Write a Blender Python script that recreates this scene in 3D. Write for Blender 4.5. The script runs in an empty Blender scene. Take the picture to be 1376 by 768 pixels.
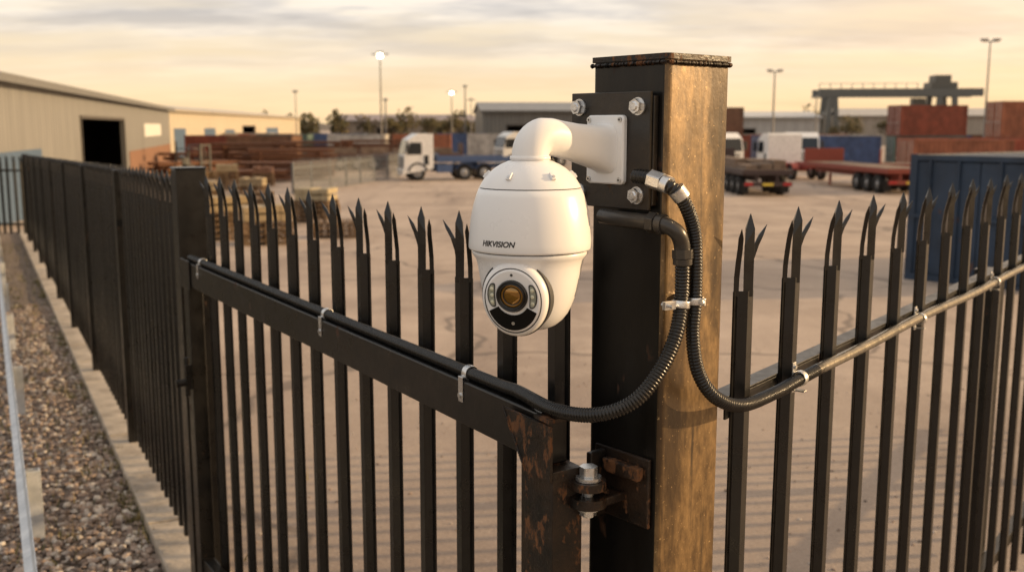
import bpy, math, random
from mathutils import Vector, Matrix
random.seed(7)
CH = 3.4
sc = bpy.context.scene
sc.view_settings.view_transform = 'Standard'
sc.view_settings.look = 'None'
sc.view_settings.exposure = 0

def gz(y):
    if y < 5: return CH-2.2
    if y < 45: return CH-2.2-.03*(y-5)
    return CH-3.4

# ------------------------------------------------------------------ materials
def newmat(name):
    m = bpy.data.materials.new(name); m.use_nodes = True
    nt = m.node_tree
    b = nt.nodes['Principled BSDF']
    return m, nt, b
def N(nt, t, **kw):
    n = nt.nodes.new(t)
    for k, v in kw.items():
        if k in n.inputs: n.inputs[k].default_value = v
        else: setattr(n, k, v)
    return n
def coords(nt, scale=(1,1,1)):
    tc = N(nt, 'ShaderNodeTexCoord'); mp = N(nt, 'ShaderNodeMapping')
    mp.inputs['Scale'].default_value = scale
    nt.links.new(tc.outputs['Object'], mp.inputs['Vector'])
    return mp.outputs['Vector']
def noise(nt, vec, scale, detail=4, rough=.6):
    n = N(nt, 'ShaderNodeTexNoise')
    n.inputs['Scale'].default_value = scale; n.inputs['Detail'].default_value = min(detail,4)
    n.inputs['Roughness'].default_value = rough
    nt.links.new(vec, n.inputs['Vector'])
    return n.outputs['Fac']
def ramp(nt, fac, stops):
    r = N(nt, 'ShaderNodeValToRGB')
    el = r.color_ramp.elements
    while len(el) < len(stops): el.new(.5)
    for e, (p, c) in zip(el, stops):
        e.position = p
        e.color = (c, c, c, 1) if not isinstance(c, (tuple, list)) else (*c, 1)
    nt.links.new(fac, r.inputs['Fac'])
    return r.outputs['Color']
def mixc(nt, fac, a, b, mode='MIX'):
    m = N(nt, 'ShaderNodeMix', data_type='RGBA', blend_type=mode)
    for s, i in ((fac, 0), (a, 6), (b, 7)):
        if isinstance(s, (int, float)): m.inputs[i].default_value = s
        elif isinstance(s, tuple): m.inputs[i].default_value = (*s, 1)
        else: nt.links.new(s, m.inputs[i])
    return m.outputs[2]
def bump(nt, b, h, strength=.3, dist=.01):
    n = N(nt, 'ShaderNodeBump'); n.inputs['Strength'].default_value = strength
    n.inputs['Distance'].default_value = dist
    nt.links.new(h, n.inputs['Height']); nt.links.new(n.outputs['Normal'], b.inputs['Normal'])

def mottled(name, c1, c2, rough=(.4,.6), metallic=0., scale=8, stretch=(1,1,1), bs=.15, bd=.003, rust=None, rust_amt=.6, spec=.5):
    m, nt, b = newmat(name)
    v = coords(nt, stretch)
    n1 = noise(nt, v, scale)
    col = mixc(nt, ramp(nt, n1, [(.35, 0.), (.65, 1.)]), c1, c2)
    rg = ramp(nt, noise(nt, v, scale*2.3), [(.3, rough[0]), (.7, rough[1])])
    if rust:
        v2 = coords(nt, (1,1,.55))
        mask = ramp(nt, noise(nt, v2, scale*1.7, 9, .7), [(rust_amt, 0.), (rust_amt+.06, 1.)])
        rc = mixc(nt, noise(nt, v2, 60, 4), rust, tuple(x*.35 for x in rust))
        col = mixc(nt, mask, col, rc)
        rg = mixc(nt, mask, rg, (.85,.85,.85))
    nt.links.new(col, b.inputs['Base Color'])
    nt.links.new(rg, b.inputs['Roughness'])
    b.inputs['Metallic'].default_value = metallic
    b.inputs['Specular IOR Level'].default_value = spec
    if bs: bump(nt, b, noise(nt, v, scale*8, 3), bs, bd)
    return m
def plain(name, c, rough=.5, metallic=0., **kw):
    kw.setdefault('bs', 0)
    return mottled(name, tuple(x*.85 for x in c), tuple(min(1, x*1.12) for x in c), (max(.02, rough-.08), min(1, rough+.08)), metallic, **kw)

M_black = mottled('black_fence_paint', (.0025,.0025,.0025), (.006,.005,.0045), (.24,.38), scale=9, bs=.12, bd=.002, rust=(.05,.025,.012), rust_amt=.72, spec=.6)
M_gate = mottled('black_gate_paint', (.003,.003,.003), (.008,.007,.006), (.24,.42), scale=7, bs=.2, bd=.002, rust=(.09,.038,.017), rust_amt=.65, spec=.5)
M_rustpaint = mottled('rusty_hinge_steel', (.006,.0055,.005), (.03,.017,.010), (.3,.55), scale=14, bs=.4, bd=.003, rust=(.19,.08,.03), rust_amt=.55, spec=.4)
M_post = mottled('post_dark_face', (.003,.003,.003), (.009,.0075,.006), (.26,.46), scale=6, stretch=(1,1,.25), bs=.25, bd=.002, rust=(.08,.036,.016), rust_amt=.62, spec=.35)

def post_warm():  # worn post paint with golden sunlight mixed into its browns
    m, nt, b = newmat('post_sunlit_worn_face')
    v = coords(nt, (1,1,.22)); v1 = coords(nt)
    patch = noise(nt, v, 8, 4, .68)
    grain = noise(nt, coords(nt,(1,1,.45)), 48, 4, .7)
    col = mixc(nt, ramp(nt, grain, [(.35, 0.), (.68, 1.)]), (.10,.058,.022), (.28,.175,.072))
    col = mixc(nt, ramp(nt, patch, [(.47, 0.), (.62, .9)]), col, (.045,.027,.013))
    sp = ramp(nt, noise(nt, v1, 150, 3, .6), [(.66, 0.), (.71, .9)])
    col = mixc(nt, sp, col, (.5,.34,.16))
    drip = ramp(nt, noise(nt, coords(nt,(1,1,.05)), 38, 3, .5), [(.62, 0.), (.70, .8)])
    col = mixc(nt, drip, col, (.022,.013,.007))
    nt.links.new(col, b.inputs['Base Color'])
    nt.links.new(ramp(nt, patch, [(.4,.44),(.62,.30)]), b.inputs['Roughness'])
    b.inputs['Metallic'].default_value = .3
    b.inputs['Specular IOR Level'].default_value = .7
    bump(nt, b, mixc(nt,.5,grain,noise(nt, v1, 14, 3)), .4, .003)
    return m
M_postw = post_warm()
M_white = mottled('white_housing_plastic', (.80,.80,.80), (.83,.83,.83), (.26,.34), scale=5, bs=.03, bd=.0005)
M_whitearm = mottled('white_arm_coating', (.78,.78,.775), (.82,.82,.815), (.38,.46), scale=5, bs=.06, bd=.0006)
M_seam = plain('dark_seam', (.05,.05,.05), .6)
M_glossblack = plain('gloss_black_window', (.005,.005,.006), .07)
M_lensring = plain('lens_ring', (.010,.010,.010), .3)
M_ir = mottled('ir_window', (.26,.27,.22), (.40,.41,.34), (.08,.12), scale=60)
M_galv = mottled('galvanised_steel', (.55,.55,.55), (.78,.78,.77), (.2,.4), metallic=.85, scale=30)
M_rail = mottled('weathered_galvanised', (.48,.51,.54), (.68,.70,.72), (.35,.6), metallic=.3, scale=12)
M_conduit = mottled('black_conduit', (.006,.006,.006), (.014,.013,.012), (.22,.36), scale=25)
M_conduit2 = mottled('steel_conduit', (.16,.15,.13), (.30,.27,.22), (.16,.30), metallic=.7, scale=25)
M_concrete = mottled('concrete_kerb', (.30,.26,.215), (.48,.42,.35), (.8,.95), scale=5, bs=.6, bd=.01)
M_rubber = plain('tyre_rubber', (.018,.017,.016), .85)
M_glass = plain('cab_glass', (.02,.025,.03), .1)
M_tred = plain('tail_light_red', (.45,.02,.02), .3)
M_yel = plain('number_plate_yellow', (.75,.55,.06), .5)
M_text = plain('label_print', (.02,.02,.025), .5)

def amber():
    m, nt, b = newmat('lens_glass')
    b.inputs['Base Color'].default_value = (.30,.15,.02,1)
    b.inputs['Roughness'].default_value = .06
    b.inputs['Metallic'].default_value = .6
    b.inputs['Coat Weight'].default_value = 1
    return m
M_amber = amber()

def ground_mat():
    m, nt, b = newmat('yard_hardstanding')
    v = coords(nt)
    vs = coords(nt, (1,.13,1))
    vd = coords(nt, (.2,1,1))
    big = noise(nt, v, .11, 6, .65)
    tr = noise(nt, vs, .6, 6, .62)
    tr2 = noise(nt, vd, .35, 5, .6)
    col = mixc(nt, ramp(nt, big, [(.35,0.),(.68,1.)]), (.34,.26,.20), (.50,.40,.32))
    col = mixc(nt, ramp(nt, tr, [(.48,0.),(.66,.7)]), col, (.22,.165,.13))
    col = mixc(nt, ramp(nt, tr2, [(.5,0.),(.68,.6)]), col, (.25,.19,.15))
    mid = noise(nt, v, 1.3, 8, .7)
    col = mixc(nt, ramp(nt, mid, [(.5,0.),(.72,.5)]), col, (.54,.44,.35))
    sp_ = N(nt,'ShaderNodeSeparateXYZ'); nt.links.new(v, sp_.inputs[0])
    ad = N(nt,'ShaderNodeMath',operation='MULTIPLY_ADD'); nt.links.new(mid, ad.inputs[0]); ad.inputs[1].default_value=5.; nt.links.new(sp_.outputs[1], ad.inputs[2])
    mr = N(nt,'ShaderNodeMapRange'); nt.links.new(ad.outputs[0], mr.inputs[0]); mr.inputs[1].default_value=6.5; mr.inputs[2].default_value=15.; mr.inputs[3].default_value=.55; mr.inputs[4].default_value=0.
    col = mixc(nt, mr.outputs[0], col, (.16,.12,.095))  # shade on the near ground painted in as a darker tone
    fn = noise(nt, v, 38, 4, .7)
    col = mixc(nt, ramp(nt, fn, [(.54,0.),(.70,.5)]), col, (.10,.08,.065))
    fn2 = noise(nt, v, 61, 3, .7)
    col = mixc(nt, ramp(nt, fn2, [(.58,0.),(.70,.55)]), col, (.58,.49,.40))
    vo = N(nt,'ShaderNodeTexVoronoi',feature='DISTANCE_TO_EDGE'); vo.inputs['Scale'].default_value=.16
    wv = N(nt,'ShaderNodeVectorMath',operation='MULTIPLY_ADD'); nz=N(nt,'ShaderNodeTexNoise'); nz.inputs['Scale'].default_value=.8; nt.links.new(v,nz.inputs['Vector'])
    nt.links.new(nz.outputs['Color'],wv.inputs[0]); wv.inputs[1].default_value=(1.5,1.5,0); nt.links.new(v,wv.inputs[2]); nt.links.new(wv.outputs[0],vo.inputs['Vector'])
    col = mixc(nt, ramp(nt, vo.outputs['Distance'], [(.004,.6),(.012,0.)]), col, (.07,.055,.045))
    nt.links.new(col, b.inputs['Base Color'])
    b.inputs['Roughness'].default_value = .75
    h = mixc(nt, .5, noise(nt, v, 6, 5, .7), fn)
    bump(nt, b, h, .4, .02)
    return m
def gravel_ground():
    m, nt, b = newmat('gravel_bed')
    v = coords(nt)
    vo = N(nt, 'ShaderNodeTexVoronoi'); vo.inputs['Scale'].default_value = 34
    nt.links.new(v, vo.inputs['Vector'])
    s = N(nt, 'ShaderNodeSeparateColor'); nt.links.new(vo.outputs['Color'], s.inputs[0])
    col = ramp(nt, s.outputs[0], [(0.,(.09,.065,.05)),(.4,(.24,.18,.145)),(.75,(.38,.30,.24)),(1.,(.55,.47,.40))])
    col = mixc(nt, ramp(nt, vo.outputs['Distance'], [(.3,0.),(.7,.8)]), col, (.04,.03,.02))
    nt.links.new(col, b.inputs['Base Color']); b.inputs['Roughness'].default_value = .9
    inv = N(nt, 'ShaderNodeMath', operation='SUBTRACT'); inv.inputs[0].default_value = 1
    nt.links.new(vo.outputs['Distance'], inv.inputs[1])
    bump(nt, b, inv.outputs[0], .9, .03)
    return m
def stone_mat():
    m, nt, b = newmat('gravel_stone')
    g = N(nt, 'ShaderNodeNewGeometry')
    col = ramp(nt, g.outputs['Random Per Island'], [(0.,(.10,.08,.07)),(.35,(.26,.20,.165)),(.65,(.38,.29,.235)),(.85,(.45,.41,.37)),(1.,(.66,.60,.53))])
    nt.links.new(col, b.inputs['Base Color']); b.inputs['Roughness'].default_value = .85
    return m
def leaf_mat(name, c1, c2):
    m, nt, b = newmat(name)
    g = N(nt, 'ShaderNodeNewGeometry')
    col = ramp(nt, g.outputs['Random Per Island'], [(0., c1), (1., c2)])
    nt.links.new(col, b.inputs['Base Color']); b.inputs['Roughness'].default_value = .8
    return m
def cladding(name, c, period=.3):
    m, nt, b = newmat(name)
    v = coords(nt)
    w = N(nt, 'ShaderNodeTexWave', wave_type='BANDS', bands_direction='X')
    w.inputs['Scale'].default_value = .314/period
    nt.links.new(v, w.inputs['Vector'])
    col = mixc(nt, ramp(nt, noise(nt, coords(nt, (1,1,.2)), 1.2), [(.35,0.),(.7,1.)]), tuple(x*.78 for x in c), c)
    col = mixc(nt, ramp(nt, w.outputs['Fac'], [(.0,.7),(.35,0.)]), col, tuple(x*.42 for x in c))
    nt.links.new(col, b.inputs['Base Color']); b.inputs['Roughness'].default_value = .5
    bump(nt, b, w.outputs['Fac'], .6, .05)
    return m

# ------------------------------------------------------------------ mesh builder
class MB:
    def __init__(s): s.v=[]; s.f=[]; s.m=[]; s.s=[]
    def add(s, vs, fs, mat=0, smooth=False, M=None):
        o=len(s.v)
        for p in vs:
            p=Vector(p)
            if M is not None: p=M@p
            s.v.append(tuple(p))
        for f in fs:
            s.f.append([i+o for i in f]); s.m.append(mat); s.s.append(smooth)
    def box(s, x0,x1,y0,y1,z0,z1, mat=0, M=None):
        vs=[(x,y,z) for z in (z0,z1) for x,y in ((x0,y0),(x1,y0),(x1,y1),(x0,y1))]
        s.add(vs, [(3,2,1,0),(4,5,6,7),(0,1,5,4),(1,2,6,5),(2,3,7,6),(3,0,4,7)], mat, False, M)
    def loft(s, rings, mat=0, smooth=False, M=None, caps=True):
        n=len(rings[0]); vs=[p for r in rings for p in r]; fs=[]
        for i in range(len(rings)-1):
            for j in range(n):
                k=(j+1)%n
                fs.append((i*n+j,i*n+k,(i+1)*n+k,(i+1)*n+j))
        s.add(vs, fs, mat, smooth, M)
        if caps:
            s.add(rings[0], [tuple(reversed(range(n)))], mat, False, M)
            s.add(rings[-1], [tuple(range(n))], mat, False, M)
    def cyl(s, p0, p1, r0, r1=None, n=16, mat=0, smooth=True, M=None, caps=True):
        if r1 is None: r1=r0
        p0=Vector(p0); p1=Vector(p1); d=(p1-p0).normalized()
        a=d.orthogonal().normalized(); b=d.cross(a)
        rs=[]
        for p,r in ((p0,r0),(p1,r1)):
            rs.append([p+a*r*math.cos(2*math.pi*i/n)+b*r*math.sin(2*math.pi*i/n) for i in range(n)])
        s.loft(rs, mat, smooth, M, caps)
    def lathe(s, prof, n=48, mat=0, M=None, sy=1., smooth=True):
        rings=[[(r*math.cos(2*math.pi*i/n), r*sy*math.sin(2*math.pi*i/n), z) for i in range(n)] for z,r in prof]
        s.loft(rings, mat, smooth, M, caps=False)
    def tube(s, pts, rad, n=12, mat=0, M=None):
        pts=[Vector(p) for p in pts]
        T=[(pts[min(i+1,len(pts)-1)]-pts[max(i-1,0)]).normalized() for i in range(len(pts))]
        a=T[0].orthogonal().normalized(); rs=[]
        for i,p in enumerate(pts):
            a=(a-T[i]*a.dot(T[i])).normalized(); b=T[i].cross(a)
            r=rad(i) if callable(rad) else rad
            rs.append([p+a*r*math.cos(2*math.pi*k/n)+b*r*math.sin(2*math.pi*k/n) for k in range(n)])
        s.loft(rs, mat, True, M)
    def extrude(s, prof, y0, y1, mat=0, M=None):  # profile in x,z
        s.loft([[(x,y0,z) for x,z in prof],[(x,y1,z) for x,z in prof]], mat, False, M)

def link(o): sc.collection.objects.link(o)
def empty(name, loc=(0,0,0), rot=0.):
    e=bpy.data.objects.new(name, None); e.empty_display_size=.2
    e.location=loc; e.rotation_euler=(0,0,rot); link(e); return e
def obj(name, mb, mats, parent=None, bevel=0., world=False, seg=2):
    me=bpy.data.meshes.new(name)
    me.from_pydata(mb.v, [], mb.f)
    for m in mats: me.materials.append(m)
    me.polygons.foreach_set('material_index', mb.m)
    me.polygons.foreach_set('use_smooth', mb.s)
    me.update()
    o=bpy.data.objects.new(name, me); link(o)
    if parent is not None:
        o.parent=parent
        if world:
            o.matrix_parent_inverse=(Matrix.Translation(parent.location)@Matrix.Rotation(parent.rotation_euler[2],4,'Z')).inverted()
    if bevel>0:
        b=o.modifiers.new('bevel','BEVEL'); b.width=bevel; b.segments=seg; b.limit_method='ANGLE'; b.angle_limit=math.radians(40)
        b.harden_normals=False
    return o
def frame(x,y,z,dx,dy):
    l=math.hypot(dx,dy); dx/=l; dy/=l
    return Matrix(((dx,-dy,0,x),(dy,dx,0,y),(0,0,1,z),(0,0,0,1)))
def frameN(x,y,z,d,n):
    return Matrix(((d[0],n[0],0,x),(d[1],n[1],0,y),(0,0,1,z),(0,0,0,1)))
def catmull(P, step=.004):
    P=[Vector(p) for p in P]; P=[P[0]*2-P[1]]+P+[P[-1]*2-P[-2]]; out=[]
    for i in range(1,len(P)-2):
        p0,p1,p2,p3=P[i-1:i+3]; n=max(2,int((p2-p1).length/step))
        for k in range(n):
            t=k/n
            out.append(.5*((2*p1)+(p2-p0)*t+(2*p0-5*p1+4*p2-p3)*t*t+(3*p1-p0-3*p2+p3)*t**3))
    out.append(P[-2]); return out
def resample(pts, step):
    out=[pts[0]]; acc=0.
    for a,b in zip(pts,pts[1:]):
        L=(b-a).length
        while acc+L>=step and L>0:
            t=(step-acc)/L; a=a.lerp(b,t); out.append(a.copy()); L=(b-a).length; acc=0.
        acc+=L
    return out

# ------------------------------------------------------------------ ground
mb=MB()
xs=[-4000,-800,-200,-60,-20,0,20,60,200,800,4000]; ys=[-60,0,5,15,25,35,45,80,150,400,1500,6000]
vs=[(x,y,gz(y)) for y in ys for x in xs]; nx=len(xs)
mb.add(vs, [(j*nx+i,j*nx+i+1,(j+1)*nx+i+1,(j+1)*nx+i) for j in range(len(ys)-1) for i in range(nx-1)])
obj('ground', mb, [ground_mat()])

# fence line geometry
G0=Vector((.124,2.05)); dg=Vector((-.525,.851)).normalized(); ng=Vector((-dg.y,dg.x))
if ng.dot(-G0)<0: ng=-ng
P0=G0+dg*2.9
df=Vector((-.454,.891)).normalized(); nf=Vector((-.891,-.454)).normalized()
R0=Vector((.43,2.05)); dr=Vector((.61,.793)).normalized(); nr=Vector((.793,-.61)).normalized()
def FP(s,o): return P0+df*s+nf*o
def strip(mb, s0,s1,o0,o1,dz,mat=0,n=28,h=0):
    for k in range(n):
        a=s0+(s1-s0)*k/n; b=s0+(s1-s0)*(k+1)/n
        q=[FP(a,o0),FP(a,o1),FP(b,o1),FP(b,o0)]
        top=[(p.x,p.y,gz(p.y)+dz) for p in q]
        if h: 
            bot=[(x,y,z-h) for x,y,z in top]
            mb.add(bot+top,[(4,5,6,7),(0,1,5,4),(2,3,7,6),(1,2,6,5),(3,0,4,7)],mat)
        else: mb.add(top,[(0,1,2,3)],mat)
mb=MB(); strip(mb,-6,27,.16,1.15,.006); obj('gravel_verge', mb, [gravel_ground()])
mb=MB(); strip(mb,-6,30,1.15,12,.008)
M_soil=mottled('grass_soil',(.04,.038,.02),(.11,.085,.045),(.8,.95),scale=3,bs=.8,bd=.04)
obj('grass_verge', mb, [M_soil])
mb=MB()
for k in range(33):
    s=-6+k*1.0
    strip(mb, s+.004, s+.996, -.12, .16, .07+random.uniform(-.008,.008), 0, 1, .3)
obj('concrete_kerb', mb, [M_concrete], bevel=.008)

# gravel stones as one mesh
t=(1+5**.5)/2
ico=[Vector(p).normalized() for p in ((-1,t,0),(1,t,0),(-1,-t,0),(1,-t,0),(0,-1,t),(0,1,t),(0,-1,-t),(0,1,-t),(t,0,-1),(t,0,1),(-t,0,-1),(-t,0,1))]
icf=[(0,11,5),(0,5,1),(0,1,7),(0,7,10),(0,10,11),(1,5,9),(5,11,4),(11,10,2),(10,7,6),(7,1,8),(3,9,4),(3,4,2),(3,2,6),(3,6,8),(3,8,9),(4,9,5),(2,4,11),(6,2,10),(8,6,7),(9,8,1)]
mb=MB(); V=mb.v; F=mb.f
def stone(x,y,z,r):
    o=len(V); a=random.random()*6.28; ca,sa=math.cos(a),math.sin(a)
    sx,sy,sz=r*random.uniform(.7,1.3),r*random.uniform(.6,1.),r*random.uniform(.45,.8)
    for p in ico:
        k=random.uniform(.85,1.12); px,py=p.x*sx*k,p.y*sy*k
        V.append((x+px*ca-py*sa,y+px*sa+py*ca,z+p.z*sz*k))
    for f in icf: F.append([f[0]+o,f[1]+o,f[2]+o])
for i in range(10000):
    s=-1+12*random.random()**1.35; o=random.uniform(.17,1.3)
    if random.random()<.3: o=random.uniform(.17,.75)
    p=FP(s,o); stone(p.x,p.y,gz(p.y)+random.uniform(.006,.022),random.uniform(.010,.028))
for i in range(1500):   # loose stones on the yard
    x=random.uniform(-4,6); y=random.uniform(3.2,11); 
    if (Vector((x,y))-P0).dot(nf)>-.15: continue
    stone(x,y,gz(y)+.003,random.uniform(.004,.013))
mb.m=[0]*len(F); mb.s=[False]*len(F)
obj('gravel', mb, [stone_mat()])

mb=MB()
for i in range(6500):
    s=random.uniform(-1,22); o=random.gauss(1.6,.6) if random.random()<.8 else random.uniform(.2,.9)
    if o<.9 and random.random()<.6: continue
    p=FP(s,o); z=gz(p.y); h=random.uniform(.03,.12); a=random.random()*6.28
    dx,dy=math.cos(a)*.006,math.sin(a)*.006; lx,ly=random.uniform(-.04,.04),random.uniform(-.04,.04)
    mb.add([(p.x-dx,p.y-dy,z),(p.x+dx,p.y+dy,z),(p.x+lx,p.y+ly,z+h)],[(0,1,2)])
for c_ in range(60): # weed tufts along the kerb and in the gravel
    s=random.uniform(0,14); o=random.choice((.18,.2,random.uniform(.2,.7))); p0=FP(s,o)
    for i in range(22):
        x=p0.x+random.gauss(0,.03); y=p0.y+random.gauss(0,.03); z=gz(y)+.005; h=random.uniform(.03,.09); a=random.random()*6.28
        dx,dy=math.cos(a)*.005,math.sin(a)*.005; lx,ly=random.uniform(-.05,.05),random.uniform(-.05,.05)
        mb.add([(x-dx,y-dy,z),(x+dx,y+dy,z),(x+lx,y+ly,z+h)],[(0,1,2)])
obj('grass', mb, [leaf_mat('grass_blade',(.06,.075,.025),(.27,.22,.10))])

# ------------------------------------------------------------------ palisade
def pale(mb, M, zt, zb):
    """W-section pale with triple-pointed splayed head; local x along fence, y outward"""
    zn=zt-.16
    out=[(-.036,0),(-.022,0),(-.013,.019),(.013,.019),(.022,0),(.036,0)]
    inn=[(x,y-.0045) for x,y in reversed(out)]
    ring=out+inn
    mb.loft([[(x,y,zb) for x,y in ring],[(x,y,zn) for x,y in ring]],0,False,M)
    def prong(secs,dp=.006,db=.006):
        rs=[]
        for x,y,z,w in secs:
            q=min(1.,w/.006)
            rs.append([(x-w,y-.002*q,z),(x,y+dp*q,z),(x+w,y-.002*q,z),(x,y-db*q,z)])
        mb.loft(rs,0,False,M)
    prong([(0,.012,zn-.012,.017),(0,.012,zt-.095,.019),(0,.012,zt-.065,.0185),(0,.012,zt-.03,.0115),(0,.013,zt,.0006)],.012,.010)
    j=random.uniform(-.004,.004)
    for s in (-1,1):
        prong([(s*.028,-.001,zn-.01,.0085),(s*.0285,.000,zn+.03,.0095),(s*.031,.004,zn+.062,.0100),(s*.038,.010,zn+.090,.0088),(s*.048+j,.017,zn+.113,.006),(s*.060+j,.024,zn+.134,.0006)])

# --- gate
gate=empty('palisade_gate',(P0.x,P0.y,gz(P0.y)))
def MG(t,o=0,z=CH): 
    p=G0+dg*t+ng*o
    return frameN(p.x,p.y,z,dg,ng)
mb=MB()
for i in range(14):
    tt=.06+.2005*i
    if tt>2.72: break
    j=random.uniform(-.004,.004)
    M=MG(tt,-.004)@Matrix.Rotation(random.uniform(-.008,.008),4,'Y')@Matrix.Rotation(random.uniform(-.05,.05),4,'Z')
    pale(mb,M,-.200+j,-2.05)
obj('pales', mb, [M_black], gate, world=True, bevel=.0009, seg=1)
mb=MB()
M=MG(0)
mb.box(-.02,2.84,.024,.079,-.678,-.575,0,M)          # top rail
mb.box(.07,2.78,.024,.074,-2.0,-1.92,0,M)            # bottom rail
mb.box(2.76,2.84,.018,.082,-2.1,-.682,0,M)            # far stile
mb.box(2.72,2.86,.0795,.087,-.69,-.565,0,M)
obj('frame', mb, [M_gate], gate, world=True, bevel=.004)
mb=MB()
mb.box(-.058,.06,.014,.086,-2.1,-.68,0,M)              # hinge stile
mb.extrude([(-.06,-.585),(.12,-.585),(.03,-.70),(-.06,-.70)],.088,.094,0,M)
mb.extrude([(-.055,-.572),(.0,-.572),(.0,-.580),(-.055,-.580)],.018,.094,0,M)
for k in range(24): # weld seam along the mitre
    q=k/24; mb.cyl((.12-.09*q,.0945,-.585-.115*q),(.117-.09*q,.0945,-.589-.115*q),.0035,.0028,n=7,mat=0,M=M)
obj('hinge_stile', mb, [M_rustpaint], gate, world=True, bevel=.003)
mb=MB()
mb.box(2.74,2.78,.088,.114,-1.13,-1.02,0,M)
mb.cyl((2.76,.104,-1.16),(2.76,.104,-.99),.012,mat=0,M=M)
mb.cyl((2.76,.114,-1.10),(2.76,.154,-1.10),.016,mat=0,M=M)
obj('slide_bolt', mb, [M_gate], gate, world=True, bevel=.002)
B=Vector((.154,1.98)); zb=CH-.72
mb=MB()
bx,by=B
def hexbolt(mb,M,r,h,mat=0):
    mb.loft([[(r*math.cos(a*math.pi/3),r*math.sin(a*math.pi/3),z) for a in range(6)] for z in (0,h)],mat,False,M)
MBt=Matrix.Translation((bx,by,zb))
mb.cyl((bx,by,zb-.060),(bx,by,zb+.04),.011,mat=1)
hexbolt(mb,MBt@Matrix.Translation((0,0,.026)),.019,.02,1)
mb.cyl((bx,by,zb+.018),(bx,by,zb+.0255),.026,mat=1,n=24)
hexbolt(mb,MBt@Matrix.Translation((0,0,-.056)),.018,.012,1)
mb.cyl((bx,by,zb-.044),(bx,by,zb-.038),.024,mat=1,n=24)
mb.cyl((bx,by,zb+.0),(bx,by,zb+.017),.036,mat=0,n=24)
mb.cyl((bx,by,zb-.036),(bx,by,zb-.016),.038,mat=0,n=24)
dgv=Vector((G0.x+dg.x*.03+ng.x*.04-bx, G0.y+dg.y*.03+ng.y*.04-by)).normalized()
mb.box(.01,.085,-.03,.03,.001,.016,0,frame(bx,by,zb,dgv.x,dgv.y))
pdv=Vector((.766,.643))
mb.box(.012,.13,-.032,.032,-.035,-.017,0,frame(bx,by,zb,*pdv))
obj('hinge', mb, [M_rustpaint,M_galv], gate, world=True, bevel=.003)

# --- far fence
def palisade(name, base, d, n, s0, s1, step, zt, zbh, rails, rail_o, slope=0., posts=(), post_top=0.0, mat=None, jit=.004):
    mat=mat or M_black
    e=empty(name,(base.x,base.y,gz(base.y)))
    mb=MB(); s=s0
    while s<s1:
        p=base+d*s; z=CH+slope*s
        M=frameN(p.x,p.y,z,d,n)@Matrix.Rotation(random.uniform(-.008,.008),4,'Y')@Matrix.Rotation(random.uniform(-.05,.05),4,'Z')
        pale(mb,M,zt+random.uniform(-jit,jit),zbh)
        s+=step
    obj('pales',mb,[mat],e,world=True,bevel=.0008,seg=1)
    mb=MB()
    sh=Matrix(((d.x,n.x,0,base.x),(d.y,n.y,0,base.y),(slope,0,1,CH),(0,0,0,1)))
    for rz in rails:
        mb.box(s0-.05,s1,rail_o-.045,rail_o,rz-.006,rz,0,sh)
        mb.box(s0-.05,s1,rail_o-.006,rail_o-.0005,rz-.05,rz-.0065,0,sh)
    obj('rails',mb,[M_gate],e,world=True,bevel=.001)
    mb=MB()
    for s in posts:
        mb.box(s-.05,s+.05,rail_o-.15,rail_o-.05,zbh-.2,post_top,0,sh)
        mb.box(s-.055,s+.055,rail_o-.155,rail_o-.045,post_top+.001,post_top+.007,0,sh)
    if posts: obj('posts',mb,[M_gate],e,world=True,bevel=.003)
    return e
sl=-.455/22.6
far=palisade('palisade_fence',P0,df,nf,.17,22.6,.165,-.200,-2.1,(-.56,-1.85),-.012,sl)
mb=MB()
sh=Matrix(((df.x,nf.x,0,P0.x),(df.y,nf.y,0,P0.y),(0,0,1,CH),(0,0,0,1)))
mb.box(-.02,.10,-.05,.08,-2.3,-.185,0,sh); mb.box(-.025,.105,-.055,.085,-.184,-.177,0,sh)
obj('gate_post',mb,[M_gate],far,world=True,bevel=.004)
mb=MB()
sh=Matrix(((df.x,nf.x,0,P0.x),(df.y,nf.y,0,P0.y),(sl,0,1,CH),(0,0,0,1)))
for s in (2.75,5.5,8.25,11.,13.75,16.5,19.25,22.):
    mb.box(s,s+.08,-.015,.05,-2.25,-.235,0,sh)
obj('posts',mb,[M_gate],far,world=True,bevel=.004)
E=P0+df*22.6
e2=palisade('palisade_fence',E,Vector((-1,.05)).normalized(),Vector((-.05,-1)).normalized(),.1,9,.17,-.215+22.6*sl,-2.1+22.6*sl,(-.56+22.6*sl,-1.85+22.6*sl),-.012,0,[.05,2.6,5.1,7.6],-.2+22.6*sl)
e3=palisade('palisade_fence',R0,dr,nr,.085,7.2,.2545,-.180,-2.05,(-.558,-1.85),-.004,0,[2.75,5.3],-.60)

# ------------------------------------------------------------------ corner post
a=Vector((-.643,.766)); r=Vector((.766,.643)); C=Vector((.291,1.95))
nl=Vector((-.766,-.643)); nrr=Vector((.643,-.766))
post=empty('steel_fence_post',(C.x,C.y,gz(2)))
MP=Matrix(((r.x,a.x,0,C.x),(r.y,a.y,0,C.y),(0,0,1,CH),(0,0,0,1)))
mb=MB(); w1,w2=.185,.2
rr=.012
def rrect(x0,x1,y0,y1,rad,z,n=5):
    pts=[]
    for cx,cy,a0 in ((x1-rad,y1-rad,0),(x0+rad,y1-rad,90),(x0+rad,y0+rad,180),(x1-rad,y0+rad,270)):
        for k in range(n+1):
            an=math.radians(a0+90*k/n); pts.append((cx+rad*math.cos(an),cy+rad*math.sin(an),z))
    return pts
r0=rrect(0,w1,0,w2,rr,-2.3); r1=rrect(0,w1,0,w2,rr,.125)
n=len(r0)
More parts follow.
